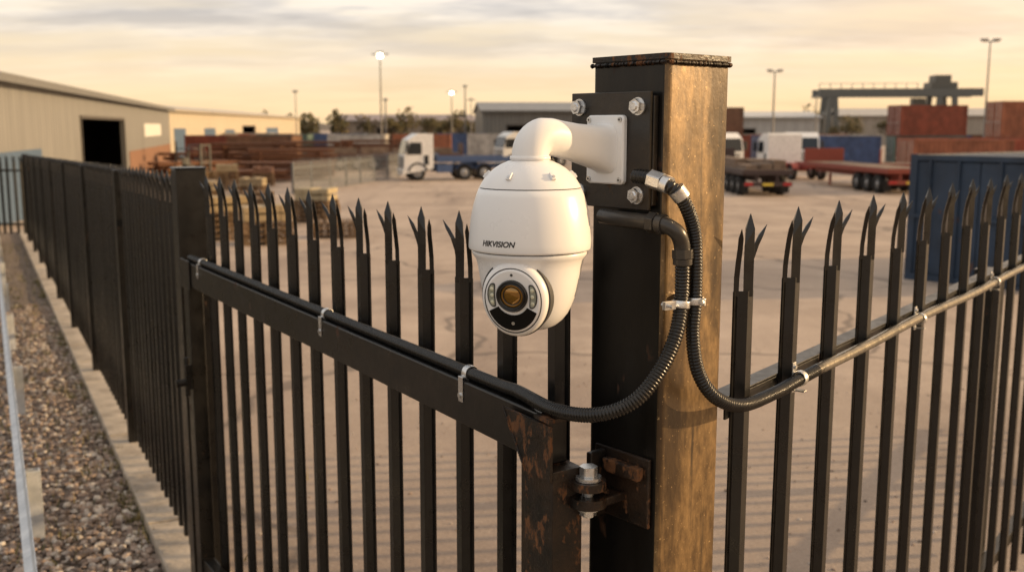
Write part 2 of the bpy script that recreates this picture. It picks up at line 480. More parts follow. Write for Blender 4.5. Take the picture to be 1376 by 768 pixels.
for j in range(n):
    k=(j+1)%n
    mid=(Vector(r0[j])+Vector(r0[k]))/2
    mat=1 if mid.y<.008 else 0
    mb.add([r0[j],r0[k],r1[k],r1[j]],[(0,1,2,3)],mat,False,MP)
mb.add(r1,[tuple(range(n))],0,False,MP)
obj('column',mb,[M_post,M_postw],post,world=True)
mb=MB()
mb.loft([rrect(-.004,w1+.004,-.004,w2+.004,.012,.1255),rrect(-.004,w1+.004,-.004,w2+.004,.012,.136)],0,False,MP)
for k in range(60):  # weld bead under the cap
    tt=k/60*.2; ra=random.uniform(.0035,.0055)
    mb.cyl((-.003,tt,.119),(-.003,tt+.0032,.120),ra,ra*.8,n=8,mat=0,M=MP)
    if tt<.183: mb.cyl((tt,-.003,.119),(tt+.0032,-.003,.120),ra,ra*.8,n=8,mat=0,M=MP)
obj('cap',mb,[M_rustpaint],post,world=True,bevel=.002)
ML=Matrix(((a.x,nl.x,0,C.x),(a.y,nl.y,0,C.y),(0,0,1,CH),(0,0,0,1)))
mb=MB()
mb.box(.018,.17,.0005,.010,-.80,-.655,0,ML)
mb.box(.135,.15,.0105,.055,-.80,-.66,0,ML)
mb.box(.03,.13,.011,.03,-.70,-.672,0,ML)
obj('hinge_plate',mb,[M_rustpaint],post,world=True,bevel=.003)

# mounting plate
plate=empty('camera_mounting_plate',(C.x,C.y,CH-.05))
mb=MB()
mb.box(.023,.238,.014,.021,-.159,.066,0,ML)
mb.box(.02,.05,.0008,.0135,-.15,.058,0,ML)
mb.box(.165,.198,.0008,.0135,-.15,.058,0,ML)
obj('plate',mb,[mottled('plate_bronze_paint',(.008,.007,.006),(.03,.021,.014),(.26,.46),scale=10,rust=(.11,.06,.026),rust_amt=.63)],plate,world=True,bevel=.0015)
mb=MB()
RX=Matrix.Rotation(-math.pi/2,4,'X')  # z -> +y
for tx in (.052,.213):
    for tz in (.038,-.131):
        mb.cyl((tx,.0212,tz),(tx,.0245,tz),.017,n=24,mat=0,M=ML)
        hexbolt(mb,ML@Matrix.Translation((tx,.0245,tz))@RX@Matrix.Rotation(random.random(),4,'Z'),.0145,.011)
        mb.cyl((tx,.0355,tz),(tx,.038,tz),.0095,.007,n=16,mat=0,M=ML)
        mb.cyl((tx,-.001,tz),(tx,.02,tz),.006,n=10,mat=0,M=ML)
obj('bolts',mb,[M_galv],plate,world=True,bevel=.0012)

# ------------------------------------------------------------------ PTZ camera
A=Vector((.031,1.911))
ptz=empty('security_camera',(A.x,A.y,CH-.06))
bc=.133
mb=MB()
def rr2(x0,x1,z0,z1,rad,y):
    return [(p[0],y,p[1]) for p in [(q[0],q[1]) for q in rrect(x0,x1,z0,z1,rad,0)]]
rs=[rr2(bc-.051,bc+.051,-.112,.022,.010,.0215),rr2(bc-.051,bc+.051,-.112,.022,.010,.029),rr2(bc-.048,bc+.048,-.109,.019,.010,.032)]
mb.loft([list(reversed(q)) for q in rs],0,False,ML)
obj('bracket_base',mb,[M_whitearm],ptz,world=True,bevel=.0012)
base=C+a*bc
L=(A-base).dot(nl)
path=[]
for s,z,hw,hh in ((.0322,-.043,.037,.049),(.040,-.042,.035,.046),(.07,-.038,.033,.041),(.11,-.031,.0325,.0365),(.15,-.024,.033,.035),(.175,-.019,.0335,.0345)):
    path.append((s,z,hw,hh,0))
R_=.036
cs,cz=L-R_,-.018-R_
for k in range(1,11):
    path.append((cs+R_*math.sin(math.radians(9*k)),cz+R_*math.cos(math.radians(9*k)),.0345,.0345,9*k))
path.append((L,-.0585,.0345,.0345,90))
mb=MB(); rings=[]
for i,(s,z,hw,hh,an) in enumerate(path):
    ex=3.4 if i<2 else (2.9 if i<4 else (2.4 if i<6 else 2.))
    an=math.radians(an); up=(math.sin(an),math.cos(an))
    ring=[]
    for k in range(40):
        th=2*math.pi*k/40; c_,s_=math.cos(th),math.sin(th)
        u=hw*math.copysign(abs(c_)**(2/ex),c_); v=hh*math.copysign(abs(s_)**(2/ex),s_)
        ring.append((bc+u, s+up[0]*v, z+up[1]*v))
    rings.append(ring)
mb.loft(rings,0,True,ML)
arm=obj('arm',mb,[M_whitearm],ptz,world=True)
mb=MB()
for tx in (bc-.042,bc+.042):
    for tz in (-.103,.013):
        mb.cyl((tx,.0322,tz),(tx,.0345,tz),.0052,n=16,mat=0,M=ML); mb.cyl((tx,.0346,tz),(tx,.0350,tz),.0025,n=6,mat=1,M=ML)
obj('bracket_screws',mb,[M_galv,M_seam],ptz,world=True)
ac=base+nl*L
AX=Matrix.Translation((ac.x,ac.y,CH))
mb=MB()
mb.lathe([(-.0535,.0345),(-.0538,.0375),(-.0605,.038),(-.0608,.0355),(-.0625,.0355),(-.0628,.041),(-.065,.046),(-.069,.055),(-.0755,.0655),(-.084,.0755),(-.094,.0845),(-.103,.0905),(-.1105,.0945)],96,0,AX)
mb.lathe([(-.1105,.0945),(-.1112,.0925),(-.1122,.0925)],96,1,AX)
mb.lathe([(-.1122,.0925),(-.1128,.0955),(-.125,.1005),(-.14,.105),(-.155,.1085),(-.17,.111),(-.19,.1133),(-.21,.1145),(-.2215,.1148),(-.2235,.1142),(-.225,.1125)],96,0,AX)
mb.lathe([(-.225,.1125),(-.2255,.1085),(-.227,.1075)],96,1,AX)
mb.lathe([(-.227,.1075),(-.228,.109),(-.233,.1085),(-.238,.105),(-.243,.1015),(-.255,.098),(-.27,.0955),(-.285,.093),(-.30,.0900),(-.315,.086),(-.33,.0805),(-.345,.073),(-.358,.063),(-.368,.051),(-.375,.036),(-.378,.018),(-.379,.0001)],96,0,AX)
obj('housing',mb,[M_white,M_seam],ptz,world=True)
mb=MB()
for an in (-118,-62,10,170):
    an=math.radians(an); M=AX@Matrix.Rotation(an,4,'Z')@Matrix.Translation((.0825,0,-.089))@Matrix.Rotation(math.radians(47),4,'Y')
    mb.box(-.009,.007,-.0045,.0045,-.002,.003,0,M); mb.cyl((.0015,0,.003),(.0015,0,.0045),.003,n=10,mat=1,M=M)
obj('shoulder_screws',mb,[M_white,M_galv],ptz,world=True,bevel=.001)
f=Vector((-.32,-.94,-.14)).normalized()
zc=-.293
side=Vector((0,0,1)).cross(f).normalized(); upv=f.cross(side).normalized()
MH=Matrix(((side.x,upv.x,f.x,ac.x),(side.y,upv.y,f.y,ac.y),(side.z,upv.z,f.z,CH+zc),(0,0,0,1)))
def orings(prof,n=64,top=1.,bot=1.12):
    out=[]
    for z,r_ in prof:
        out.append([(r_*math.cos(2*math.pi*i/n), r_*math.sin(2*math.pi*i/n)*(top if i<n/2 else bot), z) for i in range(n)])
    return out
TP,BT=1.08,1.17
mb=MB()
mb.loft(orings([(.04,.0655),(.083,.0655)],top=TP,bot=BT-.02),1,True,MH,caps=True)
mb.loft(orings([(.03,.0625),(.085,.0625),(.0920,.0615),(.0975,.0588),(.1005,.0545)],top=TP,bot=BT),0,True,MH,caps=False)
mb.loft(orings([(.1005,.0545),(.1008,.0532),(.1000,.0525)],top=TP,bot=BT),1,True,MH,caps=False)
mb.loft(orings([(.1000,.0525),(.1022,.0515),(.1030,.049)],top=TP,bot=BT),0,True,MH,caps=True)
obj('camera_head',mb,[M_white,M_seam],ptz,world=True)
mb=MB()
def disc_poly(pts,z0,z1,mat): mb.loft([[(x,y,z0) for x,y in pts],[(x,y,z1) for x,y in pts]],mat,False,MH)
pts=[]
for k in range(31):
    th=math.radians(203+134*k/30); pts.append((.0488*math.cos(th),.0488*1.165*math.sin(th)))
for k in range(31):
    th=math.radians(328-116*k/30); pts.append((.0320*math.cos(th), .004+.0320*math.sin(th)))
disc_poly(pts,.1031,.1046,0)
obj('ir_cut_window',mb,[M_glossblack],ptz,world=True,bevel=.0004)
mb=MB()
for sx in (-1,1):
    pts=[]
    for k in range(28):
        th=2*math.pi*k/28; c_,s_=math.cos(th),math.sin(th)
        x=.0072*math.copysign(abs(c_)**.7,c_); y=.0225*math.copysign(abs(s_)**.7,s_)
        x+=-(y*y)*9
        pts.append((sx*(.0400+x),y+.008))
    if sx<0: pts=pts[::-1]
    disc_poly(pts,.1031,.1040,0)
    inn=[((x-sx*.0390)*.7+sx*.0390,(y-.008)*.88+.008) for x,y in pts]
    disc_poly(inn,.1041,.1046,1)
    for yy in (-.005,.008,.02): mb.cyl((sx*.038,yy,.1046),(sx*.038,yy,.1062),.0036,.0022,n=12,mat=2,M=MH)
obj('infrared_lamps',mb,[M_seam,M_ir,plain('led_lens',(.65,.65,.5),.1)],ptz,world=True)
mb=MB()
Lc=MH@Matrix.Translation((0,.008,0))
mb.lathe([(.1031,.0296),(.1070,.0296),(.1095,.0282),(.1100,.0266),(.1080,.0254),(.1080,.0244),(.1100,.0238),(.1100,.0226),(.1062,.0214),(.1052,.0210)],48,0,Lc)
mb.lathe([(.1052,.0210),(.1058,.018),(.1047,.0172),(.1047,.0152)],48,0,Lc)
mb.lathe([(.1047,.0152),(.1062,.0115),(.1072,.007),(.1077,.003),(.1078,.0001)],48,1,Lc)
mb.lathe([(.1059,.0205),(.1064,.0188),(.1059,.0172)],48,1,Lc)
obj('lens',mb,[M_lensring,M_amber],ptz,world=True)
mb=MB(); mb.cyl((0,.0465,.103),(0,.0465,.1037),.0026,n=12,M=MH,mat=0); mb.cyl((0,-.0435,.1046),(0,-.0435,.1050),.0032,n=12,M=MH,mat=1)
obj('sensor_dots',mb,[M_seam,M_galv],ptz,world=True)
tcv=bpy.data.curves.new('label','FONT'); tcv.body='HIKVISION'; tcv.size=.0142; tcv.align_x='CENTER'; tcv.shear=.25; tcv.offset=.0004
to=bpy.data.objects.new('label_tmp',tcv); link(to); bpy.context.view_layer.update()
me=bpy.data.meshes.new_from_object(to.evaluated_get(bpy.context.evaluated_depsgraph_get()))
bpy.data.objects.remove(to)
th0=math.radians(-90-32)
for v in me.vertices:
    th=th0+v.co.x/.1145; zz=-.2115+v.co.y
    v.co=(ac.x+.1149*math.cos(th),ac.y+.1149*math.sin(th),CH+zz)
me.materials.clear(); me.materials.append(M_text)
lo=bpy.data.objects.new('printed_label',me); link(lo); lo.parent=ptz; lo.matrix_parent_inverse=Matrix.Translation(ptz.location).inverted()

# ------------------------------------------------------------------ conduits
def ribbed(pts,r,step=.0013,pitch=.0066,depth=.0022):
    P=resample(catmull(pts,.002),step)
    return P,(lambda i:r-depth*(.5+.5*math.cos(2*math.pi*i*step/pitch))**1.6)
def Zp(x,y,z): return (x,y,CH+z)
Apts=[Zp(.323,1.925,-.235),Zp(.324,1.93,-.323),Zp(.3115,1.91,-.3916),Zp(.2776,1.89,-.4595),Zp(.228,1.88,-.5146),Zp(.160,1.90,-.545),Zp(.084,1.975,-.556)]
for t_,zz in ((.12,-.558),(.2,-.5605),(.5,-.5605),(.9,-.5605),(1.5,-.561),(2.1,-.5605),(2.8,-.561)):
    p=G0+dg*t_+ng*.056; Apts.append(Zp(p.x,p.y,zz))
con=empty('cable_conduit',(.32,1.93,CH-.3))
mb=MB(); P,rf=ribbed(Apts,.0148); mb.tube(P,rf,12)
obj('flexible_conduit',mb,[M_conduit],con,world=True)
mb=MB()
pp=[Zp(.180,2.04,-.176),Zp(.205,2.005,-.178),Zp(.262,1.945,-.18),Zp(.287,1.922,-.182),Zp(.309,1.915,-.196),Zp(.3195,1.922,-.216),Zp(.323,1.925,-.24)]
mb.tube(catmull(pp,.003),.0155,16)
p0=Vector(pp[2]);p1=Vector(pp[3]); mb.cyl(p0,p0.lerp(p1,.5),.021,n=6,mat=0,smooth=False)
mb.cyl(p0.lerp(p1,.6),p1,.0193,n=20,mat=0)
mb.cyl(Zp(.3225,1.925,-.229),Zp(.3232,1.925,-.246),.0205,n=8,smooth=False,mat=0)
mb.cyl(Zp(.3231,1.925,-.2465),Zp(.3235,1.9255,-.258),.0185,n=20,mat=0)
obj('elbow_gland',mb,[plain('gland_grey',(.06,.055,.05),.32,.4)],con,world=True,bevel=.0015)
mb=MB()
P2=resample(catmull([Zp(*( (G0+dg*t_+ng*.033).to_tuple()),-.5660+.001*math.sin(t_*5)) for t_ in (.1,.4,.8,1.2,1.7,2.2,2.8)],.01),.02)
mb.tube(P2,.0085,10)
obj('second_cable',mb,[M_conduit],con,world=True)

con2=empty('cable_conduit',(.34,1.94,CH-.3))
Bp=[Zp(.235,1.975,-.094),Zp(.261,1.945,-.097),Zp(.294,1.915,-.110),Zp(.326,1.925,-.1455),Zp(.349,1.945,-.2107),Zp(.353,1.947,-.326),Zp(.350,1.945,-.398),Zp(.364,1.95,-.474),Zp(.402,1.965,-.528),Zp(.47,2.03,-.562)]
def RP(t_,o,z): p=R0+dr*t_+nr*o; return Zp(p.x,p.y,z)
Bp+= [RP(.18,.042,-.572),RP(.3,.038,-.572),RP(.45,.037,-.570)]
mb=MB(); P,rf=ribbed(Bp,.0143); mb.tube(P,rf,12)
obj('flexible_conduit',mb,[M_conduit],con2,world=True)
mb=MB()
sp=[RP(.43,.037,-.570),RP(.8,.036,-.571),RP(1.3,.036,-.566),RP(1.9,.036,-.574),RP(2.5,.036,-.568),RP(3.5,.036,-.572),RP(6.5,.036,-.57)]
mb.tube(resample(catmull(sp,.01),.02),.0136,14)
obj('steel_conduit',mb,[M_conduit2],con2,world=True)
mb=MB()
mb.cyl(Zp(.262,1.944,-.0975),Zp(.283,1.9245,-.104),.0185,n=6,smooth=False,mat=0)
mb.cyl(Zp(.2835,1.924,-.1042),Zp(.294,1.915,-.109),.017,n=20,mat=0)
mb.cyl(Zp(.305,1.913,-.115),Zp(.318,1.917,-.131),.0168,n=20,mat=0)
obj('gland',mb,[M_galv],con2,world=True,bevel=.0015)
def ring_clip(mb,c,d,r,w):
    c=Vector(c); d=Vector(d).normalized()
    a_=d.orthogonal().normalized(); b_=d.cross(a_); n=24; rs=[]
    for (o,rr_) in ((-w/2,r+.001),(-w/2,r+.0032),(-w*.3,r+.0036),(w*.3,r+.0036),(w/2,r+.0032),(w/2,r+.001)):
        rs.append([c+d*o+a_*rr_*math.cos(2*math.pi*i/n)+b_*rr_*math.sin(2*math.pi*i/n) for i in range(n)])
    mb.loft(rs,0,True,None,caps=False)
clips=empty('conduit_clip',(C.x,C.y,CH-.35))
mb=MB()
ring_clip(mb,Zp(.3225,1.929,-.335),(-.1,-.1,-1),.0148,.014)
ring_clip(mb,Zp(.3525,1.947,-.331),(0,0,-1),.0143,.014)
MR=Matrix(((r.x,nrr.x,0,C.x),(r.y,nrr.y,0,C.y),(0,0,1,CH),(0,0,0,1)))
mb.box(.03,.075,.0008,.012,-.343,-.322,0,MR)
M_=frame(.3225,1.929,CH-.335,-.85,-.45)
mb.box(.016,.042,-.002,.0015,-.008,.008,0,M_)
mb.box(.016,.042,.004,.0075,-.008,.008,0,M_)
hexbolt(mb,M_@Matrix.Translation((.033,-.0025,0))@Matrix.Rotation(math.pi/2,4,'X'),.0075,.006)
mb.cyl((.033,-.01,0),(.033,.02,0),.0035,n=10,mat=0,M=M_)
M_=frame(.3525,1.947,CH-.331,.6,-.8)
mb.box(.015,.027,-.002,.002,-.007,.007,0,M_)
hexbolt(mb,M_@Matrix.Translation((.023,-.0025,0))@Matrix.Rotation(math.pi/2,4,'X'),.006,.005)
obj('post_clamp',mb,[M_galv],clips,world=True,bevel=.0008)
for t_ in (.33,1.21,2.6):
    p=G0+dg*t_+ng*.056
    e=empty('conduit_clip',(p.x,p.y,CH-.5605)); mb=MB()
    ring_clip(mb,Zp(p.x,p.y,-.5605),(dg.x,dg.y,0),.0149,.02)
    M=MG(t_)
    mb.box(-.01,.01,.0795,.082,-.625,-.566,0,M)
    mb.box(-.01,.01,.068,.0815,-.568,-.5655,0,M)
    mb.cyl((0,.082,-.61),(0,.086,-.61),.006,n=12,mat=0,M=M)
    obj('saddle',mb,[M_galv],e,world=True,bevel=.0008)
for t_ in (.33,1.26,2.2,3.1):
    c=RP(t_,.037,-.570); e=empty('conduit_clip',c); mb=MB()
    ring_clip(mb,c,(dr.x,dr.y,0),.0146,.018)
    M=frameN(R0.x+dr.x*t_,R0.y+dr.y*t_,CH,dr,nr)
    mb.box(-.009,.009,.020,.0235,-.56,-.535,0,M)
    mb.box(-.009,.009,.020,.0235,-.605,-.58,0,M)
    mb.box(-.009,.009,.0235,.052,-.600,-.597,0,M)
    mb.cyl((0,.0235,-.545),(0,.028,-.545),.005,n=10,mat=0,M=M)
    obj('saddle',mb,[M_galv],e,world=True,bevel=.0008)

# ------------------------------------------------------------------ guard rail on verge
g=empty('galvanised_guard_rail',(FP(1.19,.7).x,FP(1.19,.7).y,gz(5)))
mb=MB()
sg=-.03*.891
Mg=Matrix(((df.x,nf.x,0,P0.x),(df.y,nf.y,0,P0.y),(sg,0,1,gz(P0.y)),(0,0,0,1)))
for s in [1.19-3.05]+[1.19+3.05*i for i in range(8)]:
    mb.box(s-.03,s+.03,.665,.675,-.3,.42,0,Mg); mb.box(s-.03,s-.022,.675,.735,-.3,.42,0,Mg); mb.box(s+.022,s+.03,.675,.735,-.3,.42,0,Mg)
obj('posts',mb,[M_rail],g,world=True,bevel=.002)
mb=MB()
prof=[(.745,.50),(.755,.47),(.785,.455),(.785,.42),(.755,.40),(.755,.36),(.785,.34),(.785,.305),(.755,.29),(.745,.26)]
prof2=prof+[(x-.004,z) for x,z in reversed(prof)]
mb.loft([[(s,x,z) for x,z in prof2] for s in (-5,25)],0,False,Mg)
obj('beam',mb,[M_rail],g,world=True)

# ------------------------------------------------------------------ vehicles
def wheel(mb,x,y,r=.5,w=.28):
    R=Matrix.Translation((x,y,r))@Matrix.Rotation(math.pi/2,4,'X')
    mb.lathe([(-w/2,r*.55),(-w/2,r*.93),(-w/2+.03,r),(w/2-.03,r),(w/2,r*.93),(w/2,r*.55)],24,0,R)
    mb.lathe([(-w/2+.02,.001),(-w/2+.02,r*.2),(-w/2+.08,r*.25),(-w/2+.06,r*.56)],16,1,R@Matrix.Scale(-1,4,(0,0,1)))
    mb.lathe([(-w/2+.02,.001),(-w/2+.02,r*.2),(-w/2+.08,r*.25),(-w/2+.06,r*.56)],16,1,R)
M_hub=plain('wheel_hub',(.4,.4,.4),.4,.5)
def lorry(x,y,ang,cabcol=(.78,.77,.75),chcol=(.03,.05,.12),body=None,L=6.4):
    e=empty('parked_lorry',(x,y,gz(y)),ang)
    Mc=plain('cab_paint',cabcol,.35); Mch=plain('chassis_paint',chcol,.5); Mgr=plain('grille',(.03,.03,.03),.5)
    mb=MB()
    prof=[(1.45,.75),(3.25,.45),(3.32,.75),(3.30,1.55),(3.05,2.55),(2.75,2.75),(2.4,2.95),(1.5,2.95),(1.45,2.85)]
    mb.extrude(prof,-1.2,1.2)
    obj('cab',mb,[Mc],e,bevel=.08,seg=3)
    mb=MB()
    mb.extrude([(3.292,1.68),(3.065,2.56),(3.045,2.555),(3.272,1.675)],-1.08,1.08,0,Matrix.Translation((.022,0,0)))
    for sy in (-1,1):
        ys_=sorted((sy*1.203,sy*1.215))
        mb.extrude([(2.2,1.65),(3.12,1.65),(2.92,2.4),(2.2,2.4)],ys_[0],ys_[1])
        mb.box(1.75,2.05,ys_[0],ys_[1],1.0,1.6,0)
    obj('windows',mb,[M_glass],e)
    mb=MB()
    mb.box(3.325,3.36,-.85,.85,.85,1.5,0)
    for k in range(4): mb.box(3.362,3.38,-.8,.8,.92+.15*k,.98+.15*k,1)
    mb.box(3.26,3.42,-1.22,1.22,.35,.72,1)
    for sy in (-1,1):
        mb.box(3.38,3.44,sy*1.0-.15,sy*1.0+.15,.5,.66,2)
        mb.box(3.05,3.2,sy*1.42-.1,sy*1.42+.1,1.75,2.35,0)
        mb.box(3.1,3.14,min(sy*1.2,sy*1.4),max(sy*1.2,sy*1.4),2.28,2.32,0)
        mb.extrude([(2.45+.66*math.cos(math.radians(q)),.5+.66*math.sin(math.radians(q))) for q in range(10,171,20)]+[(2.45+.54*math.cos(math.radians(q)),.5+.54*math.sin(math.radians(q))) for q in range(170,9,-20)],sy*1.09-.135,sy*1.09+.135,0)
    obj('grille_bumper_mirrors',mb,[Mgr,Mc,plain('headlamp',(.8,.8,.75),.1)],e,bevel=.02)
    mb=MB()
    for sy in (-1,1): mb.box(-L/2,3.0,sy*.42-.06,sy*.42+.06,.75,1.0,0)
    for k in range(6): mb.box(-L/2+.3+k*.8,-L/2+.4+k*.8,-.358,.358,.8,.95,0)
    for sy in (-1,1):
        mb.box(.2,1.2,sy*.9-.28,sy*.9+.28,.5,1.02,0)
        for wx in (-1.9,-.6):
            pr=[(wx+.62*math.cos(math.radians(q)),.5+.62*math.sin(math.radians(q))) for q in range(20,161,20)]
            pr+= [(wx+.58*math.cos(math.radians(q)),.5+.58*math.sin(math.radians(q))) for q in range(160,19,-20)]
            mb.extrude(pr,sy*1.0-.22,sy*1.0+.22,0)
    mb.cyl((-1.2,0,1.03),(-1.2,0,1.14),.5,n=20,mat=0)
    if body:
        mb.box(-L/2,1.2,-1.2,1.2,1.15,1.3,0)
        mb.box(-L/2,1.2,-1.2,-1.15,1.3,1.3+body,0); mb.box(-L/2,1.2,1.15,1.2,1.3,1.3+body,0); mb.box(1.1,1.2,-1.14,1.14,1.3,1.5+body,0)
    obj('chassis',mb,[Mch],e,bevel=.015)
    mb=MB()
    for wx in (2.45,-.6,-1.9):
        for sy in (-1,1): wheel(mb,wx,sy*1.0)
    obj('wheels',mb,[M_rubber,M_hub],e)
    return e
def trailer(x,y,ang,col=(.10,.03,.02),L=11.,name='flatbed_trailer',load=0):
    e=empty(name,(x,y,gz(y)),ang)
    Mt=plain('trailer_paint',col,.6); Md=mottled('deck_boards',(.12,.08,.055),(.24,.17,.12),(.7,.9),scale=2,bs=0)
    mb=MB()
    mb.box(-L/2,L/2,-1.25,-1.17,1.05,1.3,0); mb.box(-L/2,L/2,1.17,1.25,1.05,1.3,0)
    mb.box(-L/2,-L/2+.1,-1.165,1.165,1.05,1.3,0); mb.box(L/2-.1,L/2,-1.165,1.165,1.05,1.3,0)
    for sy in (-.5,.5): mb.box(-L/2+.11,L/2-.3,sy-.07,sy+.07,.72,1.17,0)
    for k in range(int(L/1.2)): mb.box(-L/2+.5+k*1.2,-L/2+.58+k*1.2,-1.16,1.16,1.02,1.16,0)
    mb.box(L/2-.1,L/2,-1.24,1.24,1.302,2.1,0)
    for sy in (-1,1): mb.box(L/2-3.2,L/2-3.05,sy*.8-.06,sy*.8+.06,.05,.72,0)
    mb.box(-L/2-.05,-L/2,-1.2,1.2,.5,.72,0)
    obj('frame',mb,[Mt],e,bevel=.012)
    mb=MB()
    for k in range(12): 
        y0=-1.16+k*.1935; mb.box(-L/2+.12,L/2-.12,y0,y0+.185,1.2,1.31,0)
    if load:
        for k in range(load):
            for q in range(3): mb.box(-L/2+.5+k*2.5,-L/2+2.7+k*2.5,-1.+q*.68,-.4+q*.68,1.315,1.315+random.uniform(.2,.5),0)
    obj('deck',mb,[Md],e,bevel=.008)
    mb=MB()
    for k in range(3):
        for sy in (-1,1): wheel(mb,-L/2+1.4+k*1.3,sy*1.0,.48,.36)
    obj('wheels',mb,[M_rubber,M_hub],e)
    mb=MB()
    for sy in (-1,1): mb.box(-L/2-.075,-L/2-.051,sy*.95-.2,sy*.95+.2,.55,.68,0)
    mb.box(-L/2-.075,-L/2-.051,-.26,.26,.54,.66,1)
    for sy in (-1,1): mb.box(-L/2+.5,-L/2+.52,sy*1.0-.2,sy*1.0+.2,.15,.7,2)
    obj('lights_plate',mb,[M_tred,M_yel,M_rubber],e)
    return e
def container(x,y,ang,col,L=6.06,W=2.44,H=2.6,z=0.,name='shipping_container'):
    e=empty(name,(x,y,gz(y)+z),ang)
    Mt=mottled('container_paint',tuple(q*.6 for q in col),col,(.45,.7),scale=1.5,rust=(.16,.07,.035),rust_amt=.64,bs=0)
    mb=MB()
    def corr(p0,p1,out):
        p0=Vector(p0);p1=Vector(p1); Ln=(p1-p0).length; n=int(Ln/.28); d=(p1-p0)/n; o=Vector(out)*.04; pts=[]
        for k in range(n):
            q=p0+d*k; pts+= [q,q+d*.3,q+d*.42-o,q+d*.85-o]
        pts.append(p1)
        vs=[(p.x,p.y,.16) for p in pts]+[(p.x,p.y,H-.1) for p in pts]; m_=len(pts)
        mb.add(vs,[(i,i+1,m_+i+1,m_+i) for i in range(m_-1)])
    l,w=L/2,W/2
    corr((-l+.1,-w+.02,0),(l-.1,-w+.02,0),(0,-1,0)); corr((-l+.1,w-.02,0),(l-.1,w-.02,0),(0,1,0)); corr((l-.02,-w+.1,0),(l-.02,w-.1,0),(1,0,0))
    for sy in (-1,1):
        for sx in (-1,1): mb.box(min(sx*(l-.13),sx*l),max(sx*(l-.13),sx*l),min(sy*(w-.13),sy*w),max(sy*(w-.13),sy*w),0,H,0)
        a_,b_=sorted((sy*(w-.09),sy*(w-.001)))
        mb.box(-l+.131,l-.131,a_,b_,0.02,.16,0); mb.box(-l+.131,l-.131,a_,b_,H-.1,H-.01,0)
        a_,b_=sorted((sy*(l-.09),sy*(l-.001)))
        mb.box(a_,b_,-w+.131,w-.131,0.02,.16,0); mb.box(a_,b_,-w+.131,w-.131,H-.1,H-.01,0)
    mb.box(-l+.1,l-.1,-w+.1,w-.1,H-.05,H-.03,0)
    mb.box(-l+.03,-l+.07,-w+.132,-.01,.17,H-.12,0); mb.box(-l+.03,-l+.07,.01,w-.132,.17,H-.12,0)
    obj('shell',mb,[Mt],e)
    mb=MB()
    for yy in (-.85,-.35,.35,.85): mb.cyl((-l,yy,.1),(-l,yy,H-.08),.022,n=8,mat=0); mb.box(-l-.03,-l-.005,yy-.02,yy+.3,1.1,1.16,0)
    obj('door_bars',mb,[Mt if L>7 else M_galv],e)
    return e
def pallets(x,y,ang,n,load=None,col=(.22,.14,.075)):
    e=empty('pallet_stack',(x,y,gz(y)),ang)
    mb=MB(); z=0.
    for k in range(n):
        M=Matrix.Translation((random.uniform(-.03,.03),random.uniform(-.03,.03),z))@Matrix.Rotation(random.uniform(-.03,.03),4,'Z')
        for q in (-.45,0,.45):
            mb.box(-.6,.6,q-.05,q+.05,0,.02,0,M)
            for c_ in (-.52,0,.52): mb.box(c_-.07,c_+.07,q-.05,q+.05,.0205,.1,0,M)
            mb.box(-.6,.6,q-.05,q+.05,.1005,.12,0,M)
        for c_ in range(7): mb.box(-.6+c_*.185,-.51+c_*.185,-.5,.5,.1205,.14,0,M)
        z+=.144
    obj('pallets',mb,[mottled('pallet_wood',tuple(q*.6 for q in col),col,(.7,.9),scale=4,bs=0)],e)
    if load:
        mb=MB()
        for q in range(2):
            for c_ in range(4): mb.box(-.56+c_*.285,-.29+c_*.285,-.45,.45,z+q*.2,z+q*.2+.19*random.uniform(.7,1),0)
        obj('load',mb,[plain('sack_load',load,.7)],e,bevel=.01)
    return e
def steel_stack(x,y,ang,col=(.17,.075,.04),L=6,rows=5,cols=6):
    e=empty('steel_beam_stack',(x,y,gz(y)),ang); mb=MB()
    for k in range(rows):
        z=.15+k*.36
        for q in (-L*.35,L*.35): mb.box(q-.06,q+.06,-cols*.2,cols*.2,z-.14,z-.005,0)
        for c_ in range(cols):
            if random.random()<.12+.1*(k==rows-1) and k>1: continue
            y0=(c_-cols/2)*.38+random.uniform(-.02,.02); o=random.uniform(-.3,.3)
            mb.box(-L/2+o,L/2+o,y0,y0+.3,z,z+.03,0); mb.box(-L/2+o,L/2+o,y0,y0+.3,z+.18,z+.21,0); mb.box(-L/2+o,L/2+o,y0+.13,y0+.17,z+.031,z+.179,0)
    obj('beams',mb,[plain('rusty_steel',col,.8,scale=3)],e)
def forklift(x,y,ang,col=(.55,.33,.04)):
    e=empty('forklift',(x,y,gz(y)),ang); mb=MB()
    mb.extrude([(-1.2,.3),(.9,.3),(.9,.7),(.3,.75),(.2,1.0),(-.5,1.05),(-1.1,1.1),(-1.3,.8)],-.55,.55)
    obj('body',mb,[plain('forklift_paint',col,.5)],e,bevel=.05)
    mb=MB()
    for sy in (-.5,.5):
        mb.cyl((.45,sy,.75),(.2,sy,2.1),.03,n=8); mb.cyl((-.9,sy,1.05),(-.75,sy,2.1),.03,n=8)
        mb.box(1.0,1.1,sy*.7-.05,sy*.7+.05,.1,2.4,0); mb.box(1.1,2.1,sy*.6-.06,sy*.6+.06,.12,.17,0)
    mb.box(-.8,.3,-.53,.53,2.1,2.15,0)
    for zz in (.4,1.3,2.3): mb.box(1.02,1.08,-.299,.299,zz,zz+.08,0)
    mb.box(-.5,-.1,-.25,.25,1.06,1.2,0); mb.box(-.6,-.5,-.25,.25,1.06,1.6,0)
    obj('mast_cage_seat',mb,[plain('mast_steel',(.04,.04,.04),.5)],e)
    mb=MB()
    for wx,rr_ in ((.6,.33),(-.85,.27)):
        for sy in (-1,1): wheel(mb,wx,sy*.52,rr_,.2)
    obj('wheels',mb,[M_rubber,M_galv],e)

